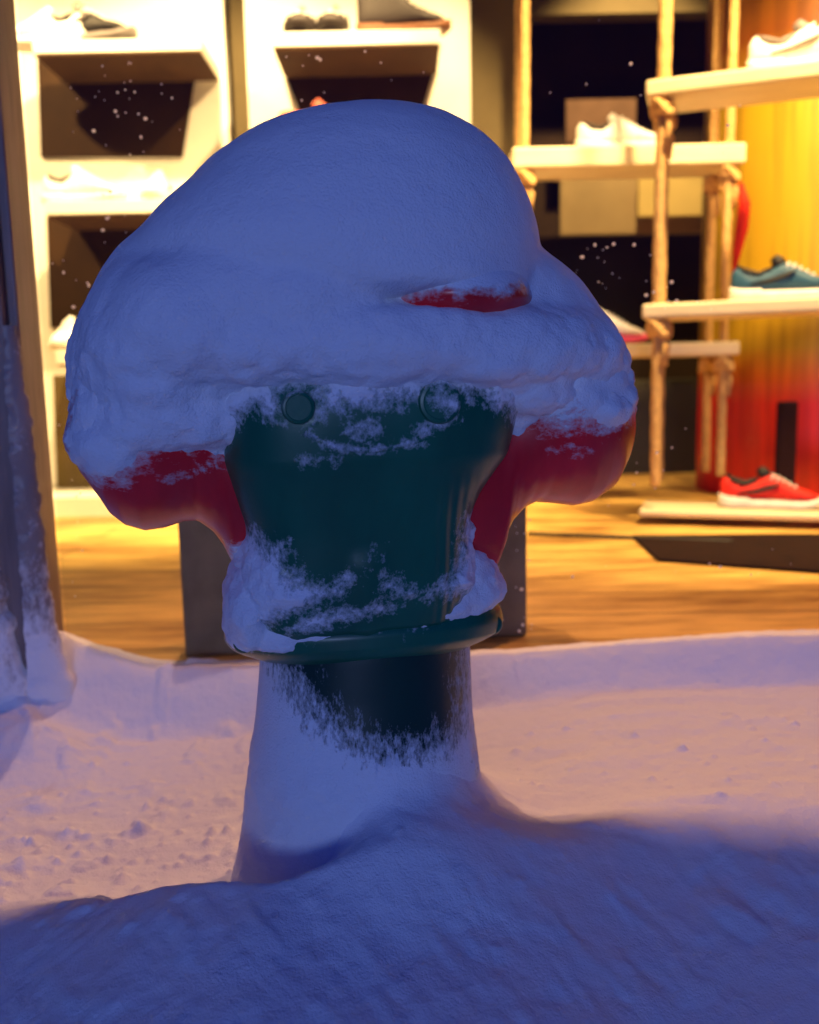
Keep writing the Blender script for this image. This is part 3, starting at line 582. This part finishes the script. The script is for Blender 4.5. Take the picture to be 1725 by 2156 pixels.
# ------------------------------------------------------------------ shoes
def cmat(n, c, r=.6): return plain(n, c, r, var=.08, scale=40, bump=.0008, bscale=300)
WH = cmat('white_leather', (.82, .80, .80)); WS = cmat('white_foam', (.85, .84, .80)); BLK = cmat('black_mesh', (.010, .008, .008)); GRY = cmat('grey_suede', (.030, .022, .022)); BLU = cmat('blue_mesh', (.018, .085, .16))
REDM = cmat('red_mesh', (.75, .02, .01)); PNK = cmat('pink_rubber', (.8, .08, .22)); TAN = cmat('tan_rubber', (.18, .07, .03)); SAL = cmat('salmon_mesh', (.30, .06, .04)); GW = cmat('grey_rubber', (.16, .14, .14))
def shoe(label, loc, rz, up, sole, lace, accent=None, kind='low', s=1., group='shoes on display'):
    r = empty('shoe', loc, rz); r.scale = (s, s, s); tag(r, label, 'shoe', group)
    L_ = .29; T = np.linspace(0, 1, 44)
    w = np.interp(T, [0, .03, .12, .3, .5, .72, .9, .97, 1], [.010, .024, .034, .035, .036, .046, .040, .024, .008])
    if kind == 'low': h = np.interp(T, [0, .04, .09, .16, .30, .40, .48, .56, .72, .88, 1], [.080, .098, .096, .074, .070, .098, .112, .098, .070, .052, .030])
    elif kind == 'trail': h = np.interp(T, [0, .03, .08, .2, .36, .46, .56, .72, .88, 1], [.075, .092, .094, .072, .084, .104, .094, .066, .052, .034])
    else: h = np.interp(T, [0, .03, .1, .35, .45, .52, .62, .78, .9, 1], [.13, .19, .20, .20, .17, .115, .085, .065, .052, .032])
    m = MB(); R = []
    for t, ww, hh in zip(T, w, h):
        ring = []
        for j in range(24):
            a = 2 * math.pi * j / 24; c, q = sup(a, 2.6); zz_ = .026 + (hh - .026) * (.5 + .5 * q); k = 1 - .42 * max(0, (zz_ - .03) / .10) * (1 if t < .6 else .8)
            ring.append((t * L_ - .145, ww * c * max(k, .45), zz_))
        R.append(ring)
    m.rings(R); m.build('upper', up, r)
    m = MB(); R = []
    for t, ww in zip(T, w):
        toe = .018 * max(0, (t - .75) / .25) ** 2 + .006 * max(0, (.1 - t) / .1); th = .030 + .006 * (t < .3) - .006 * t
        R.append([(t * L_ * 1.03 - .149, (ww + .006) * sup(2 * math.pi * j / 20, 4)[0], toe + th * (.5 + .5 * sup(2 * math.pi * j / 20, 4)[1])) for j in range(20)])
    m.rings(R); m.build('sole', sole, r)
    m = MB(); hc = .205 if kind == 'boot' else .098
    tx = -.145 + L_ * (.42 if kind != 'boot' else .40)
    m.tube([(tx + .016, 0, hc - .022), (tx + .002, 0, hc + .006), (tx - .010, 0, hc + .022)], [.018, .019, .012], 12); m.build('tongue', up if accent is None else accent, r)
    m = MB()
    for k in range(5):
        t = .50 + .055 * k; zt = float(np.interp(t, T, h)) + .001; ww = .024; xk = t * L_ - .145
        m.tube([(xk, -ww, zt - .012), (xk + .006, -ww * .4, zt + .001), (xk - .004, ww * .4, zt + .001), (xk, ww, zt - .012)], .0032, 6)
    m.build('laces', lace, r)
    if kind != 'boot':
        m = MB(); m.tube([(-.145 + L_ * t, yy_, z_) for t, yy_, z_ in ((.06, 0, .097), (.12, .022, .086), (.25, .024, .073), (.36, .018, .086), (.36, -.018, .086), (.25, -.024, .073), (.12, -.022, .086), (.06, 0, .097))], .006, 8); m.build('collar', BLK if accent is None else accent, r)
    if accent:
        m = MB()
        for sgn in (-1, 1):
            pts = [(-.145 + L_ * t, sgn * (float(np.interp(t, T, w)) * .97), z_) for t, z_ in ((.18, .045), (.35, .052), (.5, .066), (.58, .078))]
            m.tube(pts, [.003, .007, .007, .003], 8)
        m.build('side_stripe', accent, r)
    return r
def on(px, Y, z, dx=0): return (PX(px, 500 if z > .6 else 1000, Y), Y, z)
def at_shelf(px, py, Y, z): return (PX(px, py, Y), Y, z + .001)
def at_board(px, py, Y, z): return at_shelf(px, py, Y, z)
SY = PY - .235; SP = PY - .15
shoe('black and white trainer on the top board of the left shelf panel', at_shelf(185, 60, SY, s1[0]), rad(-10), BLK, GW, WH, GW, kind='trail', s=1.12)
shoe('white shoe beside the black trainer at the left end of the top board', at_shelf(92, 60, SY, s1[0]), rad(172), WH, WS, WH)
shoe('white lace-up trainer on the middle board of the left shelf panel', at_shelf(178, 400, SY, s1[1]), rad(-8), WH, WS, WH)
shoe('white shoe half hidden by the snow cap on the middle board of the left panel', at_shelf(335, 400, SP, s1[1]), rad(-86), WH, WS, WH)
shoe('white shoe on the lowest board of the left panel next to the snow cap edge', at_shelf(150, 730, SP, s1[2]), rad(-84), WH, WS, WH)
shoe('grey trainer seen toe on, left one of the pair on the right panel', at_shelf(636, 60, SP, s2[0]), rad(-88), GRY, GRY, WH, GW, kind='trail', s=1.15)
shoe('grey trainer seen toe on, right one of the pair on the right panel', at_shelf(706, 60, SP, s2[0]), rad(-92), GRY, GRY, WH, GW, kind='trail', s=1.15)
shoe('dark grey ankle boot with tan sole in profile on the right panel', at_shelf(850, 60, SY, s2[0]), rad(-4), GRY, TAN, BLK, kind='boot', s=1.05)
shoe('salmon trainer just showing over the top of the snow cap', at_shelf(700, 390, SY, s2[1]), rad(20), SAL, WS, SAL, kind='boot', s=1.3)
ca, sa = math.cos(angA), math.sin(angA)
def onA(lx, ly, z): return (oA[0] + lx * ca - ly * sa, AY + lx * sa + ly * ca, z + .001)
shoe('white and grey trainer on the top board of the nearer rope shelf', onA(.44, .11, zl(168)), angA, WH, WS, WH, GW, s=1.12)
shoe('blue trainer with white sole on the middle board of the nearer rope shelf', onA(.40, .11, zl(640)), angA, BLU, WS, WH, BLK, kind='trail', s=1.05)
shoe('red trainer with white sole on the bottom board of the nearer rope shelf', onA(.38, .11, zl(1072)), angA, REDM, WS, WH, BLK, kind='trail', s=1.0)
zB = [PZ(1300, 305, BYY), PZ(1300, 724, BYY)]
shoe('white trainer on the upper board of the farther rope shelf', (PX(1305, 300, BYY + .1), BYY + .1, zB[0] + .001), rad(-3), WH, WS, WH)
shoe('white trainer with pink toe on the lower board right of the snow cap', (PX(1275, 724, BYY + .08), BYY + .08, zB[1] + .001), rad(-4), WH, PNK, WH, s=1.0)

# ------------------------------------------------------------------ shop spotlights
lampg = 'ceiling spotlights of the shop'
def spot(label, loc, target, power, color, size=rad(75), rsize=.035, blend=.6):
    r = empty('ceiling_spotlight', loc); tag(r, label, 'spotlight', lampg)
    d = (Vector(target) - Vector(loc)).normalized()
    m = MB(); b = Vector((0, 0, 0)); m.tube([b - d * .13, b - d * .125, b - d * .02, b + d * .015], [.012, .045, .050, .052], 20); 
    m.f = m.f[:-1]; m.build('lamp_head', MAT['metal'], r)
    m = MB(); m.tube([(0, 0, CZ - loc[2]), tuple(b - d * .10)], .010, 8); m.build('lamp_arm', MAT['metal'], r)
    l = bpy.data.lights.new('bulb', 'SPOT'); l.energy = power; l.color = color; l.spot_size = size; l.spot_blend = blend; l.shadow_soft_size = rsize
    o = bpy.data.objects.new('bulb', l); COL.objects.link(o); o.parent = r; o.location = d * .03; o.rotation_euler = d.to_track_quat('-Z', 'Y').to_euler(); return r
WARM = (1, .66, .28)
spot('shop spotlight at the left end aimed at the left shelf panel', (-2.05, 2.35, 2.6), (-1.15, 3.42, .75), 225, WARM, rad(62), .03)
spot('shop spotlight between the two shelf panels', (-.62, 2.25, 2.6), (-.72, 3.42, .75), 265, WARM, rad(72), .03)
spot('shop spotlight right of the second shelf panel', (.45, 2.35, 2.6), (-.25, 3.42, .75), 200, WARM, rad(62), .03)
spot('shop spotlight over the rope shelves', (1.05, 2.0, 2.6), (1.0, 3.1, .5), 340, WARM, rad(70), .08)
spot('added spotlight brightening the boards near the back wall', (1.0, 3.75, 2.6), (1.1, 4.9, .8), 90, WARM, rad(80))  # lamp added to brighten the beige boards at the back
spot('shop spotlight aimed at the yellow column', (2.1, 2.2, 2.6), (1.7, 3.2, .3), 200, WARM, rad(75), .15)
spot('unseen spotlight aimed through the window at the snow outside at left', (-.42, 2.15, 2.6), (-.35, 1.2, 0), 62, (1, .55, .36), rad(58), .028)  # unseen lamp set to light the snow outside through the glass
spot('unseen spotlight aimed through the window at the snow outside at right', (.75, 2.15, 2.6), (.45, 1.2, 0), 76, (1, .45, .22), rad(58), .028)  # second unseen lamp, for the snow on the right

# ------------------------------------------------------------------ sky, sun
w = bpy.data.worlds.new('World'); S.world = w; w.use_nodes = True; nt = w.node_tree; nt.nodes.clear()
out = nt.nodes.new('ShaderNodeOutputWorld'); bg = nt.nodes.new('ShaderNodeBackground'); sk = nt.nodes.new('ShaderNodeTexSky'); sk.sky_type = 'NISHITA'; sk.sun_disc = False
sk.sun_elevation = rad(4); sk.sun_rotation = rad(183); sk.ozone_density = 8; sk.air_density = 1.6; sk.dust_density = .2
bg.inputs['Strength'].default_value = .058; mt = nt.nodes.new('ShaderNodeMixRGB'); mt.blend_type = 'MULTIPLY'; mt.inputs[0].default_value = 1; mt.inputs[2].default_value = (.0, .40, 1.75, 1); nt.links.new(sk.outputs[0], mt.inputs[1]); nt.links.new(mt.outputs[0], bg.inputs[0]); nt.links.new(bg.outputs[0], out.inputs[0])
sd = bpy.data.lights.new('sun', 'SUN'); sd.energy = .53; sd.angle = rad(20); sd.color = (.37, .50, 1.0)
so = bpy.data.objects.new('sun', sd); COL.objects.link(so)
dirv = Vector((.06, 1, -.025)).normalized(); so.rotation_euler = dirv.to_track_quat('-Z', 'Y').to_euler()

S.view_settings.view_transform = 'Standard'; S.view_settings.look = 'None'; S.view_settings.exposure = 1; S.view_settings.gamma = 1
S.cycles.max_bounces = 8; S.cycles.transparent_max_bounces = 8; S.cycles.use_denoising = True
print('post', XL, PX(150, 1450, 1.36), 'AX', AX, 'shelves', s1, s2, 'board widths', b0, b1)
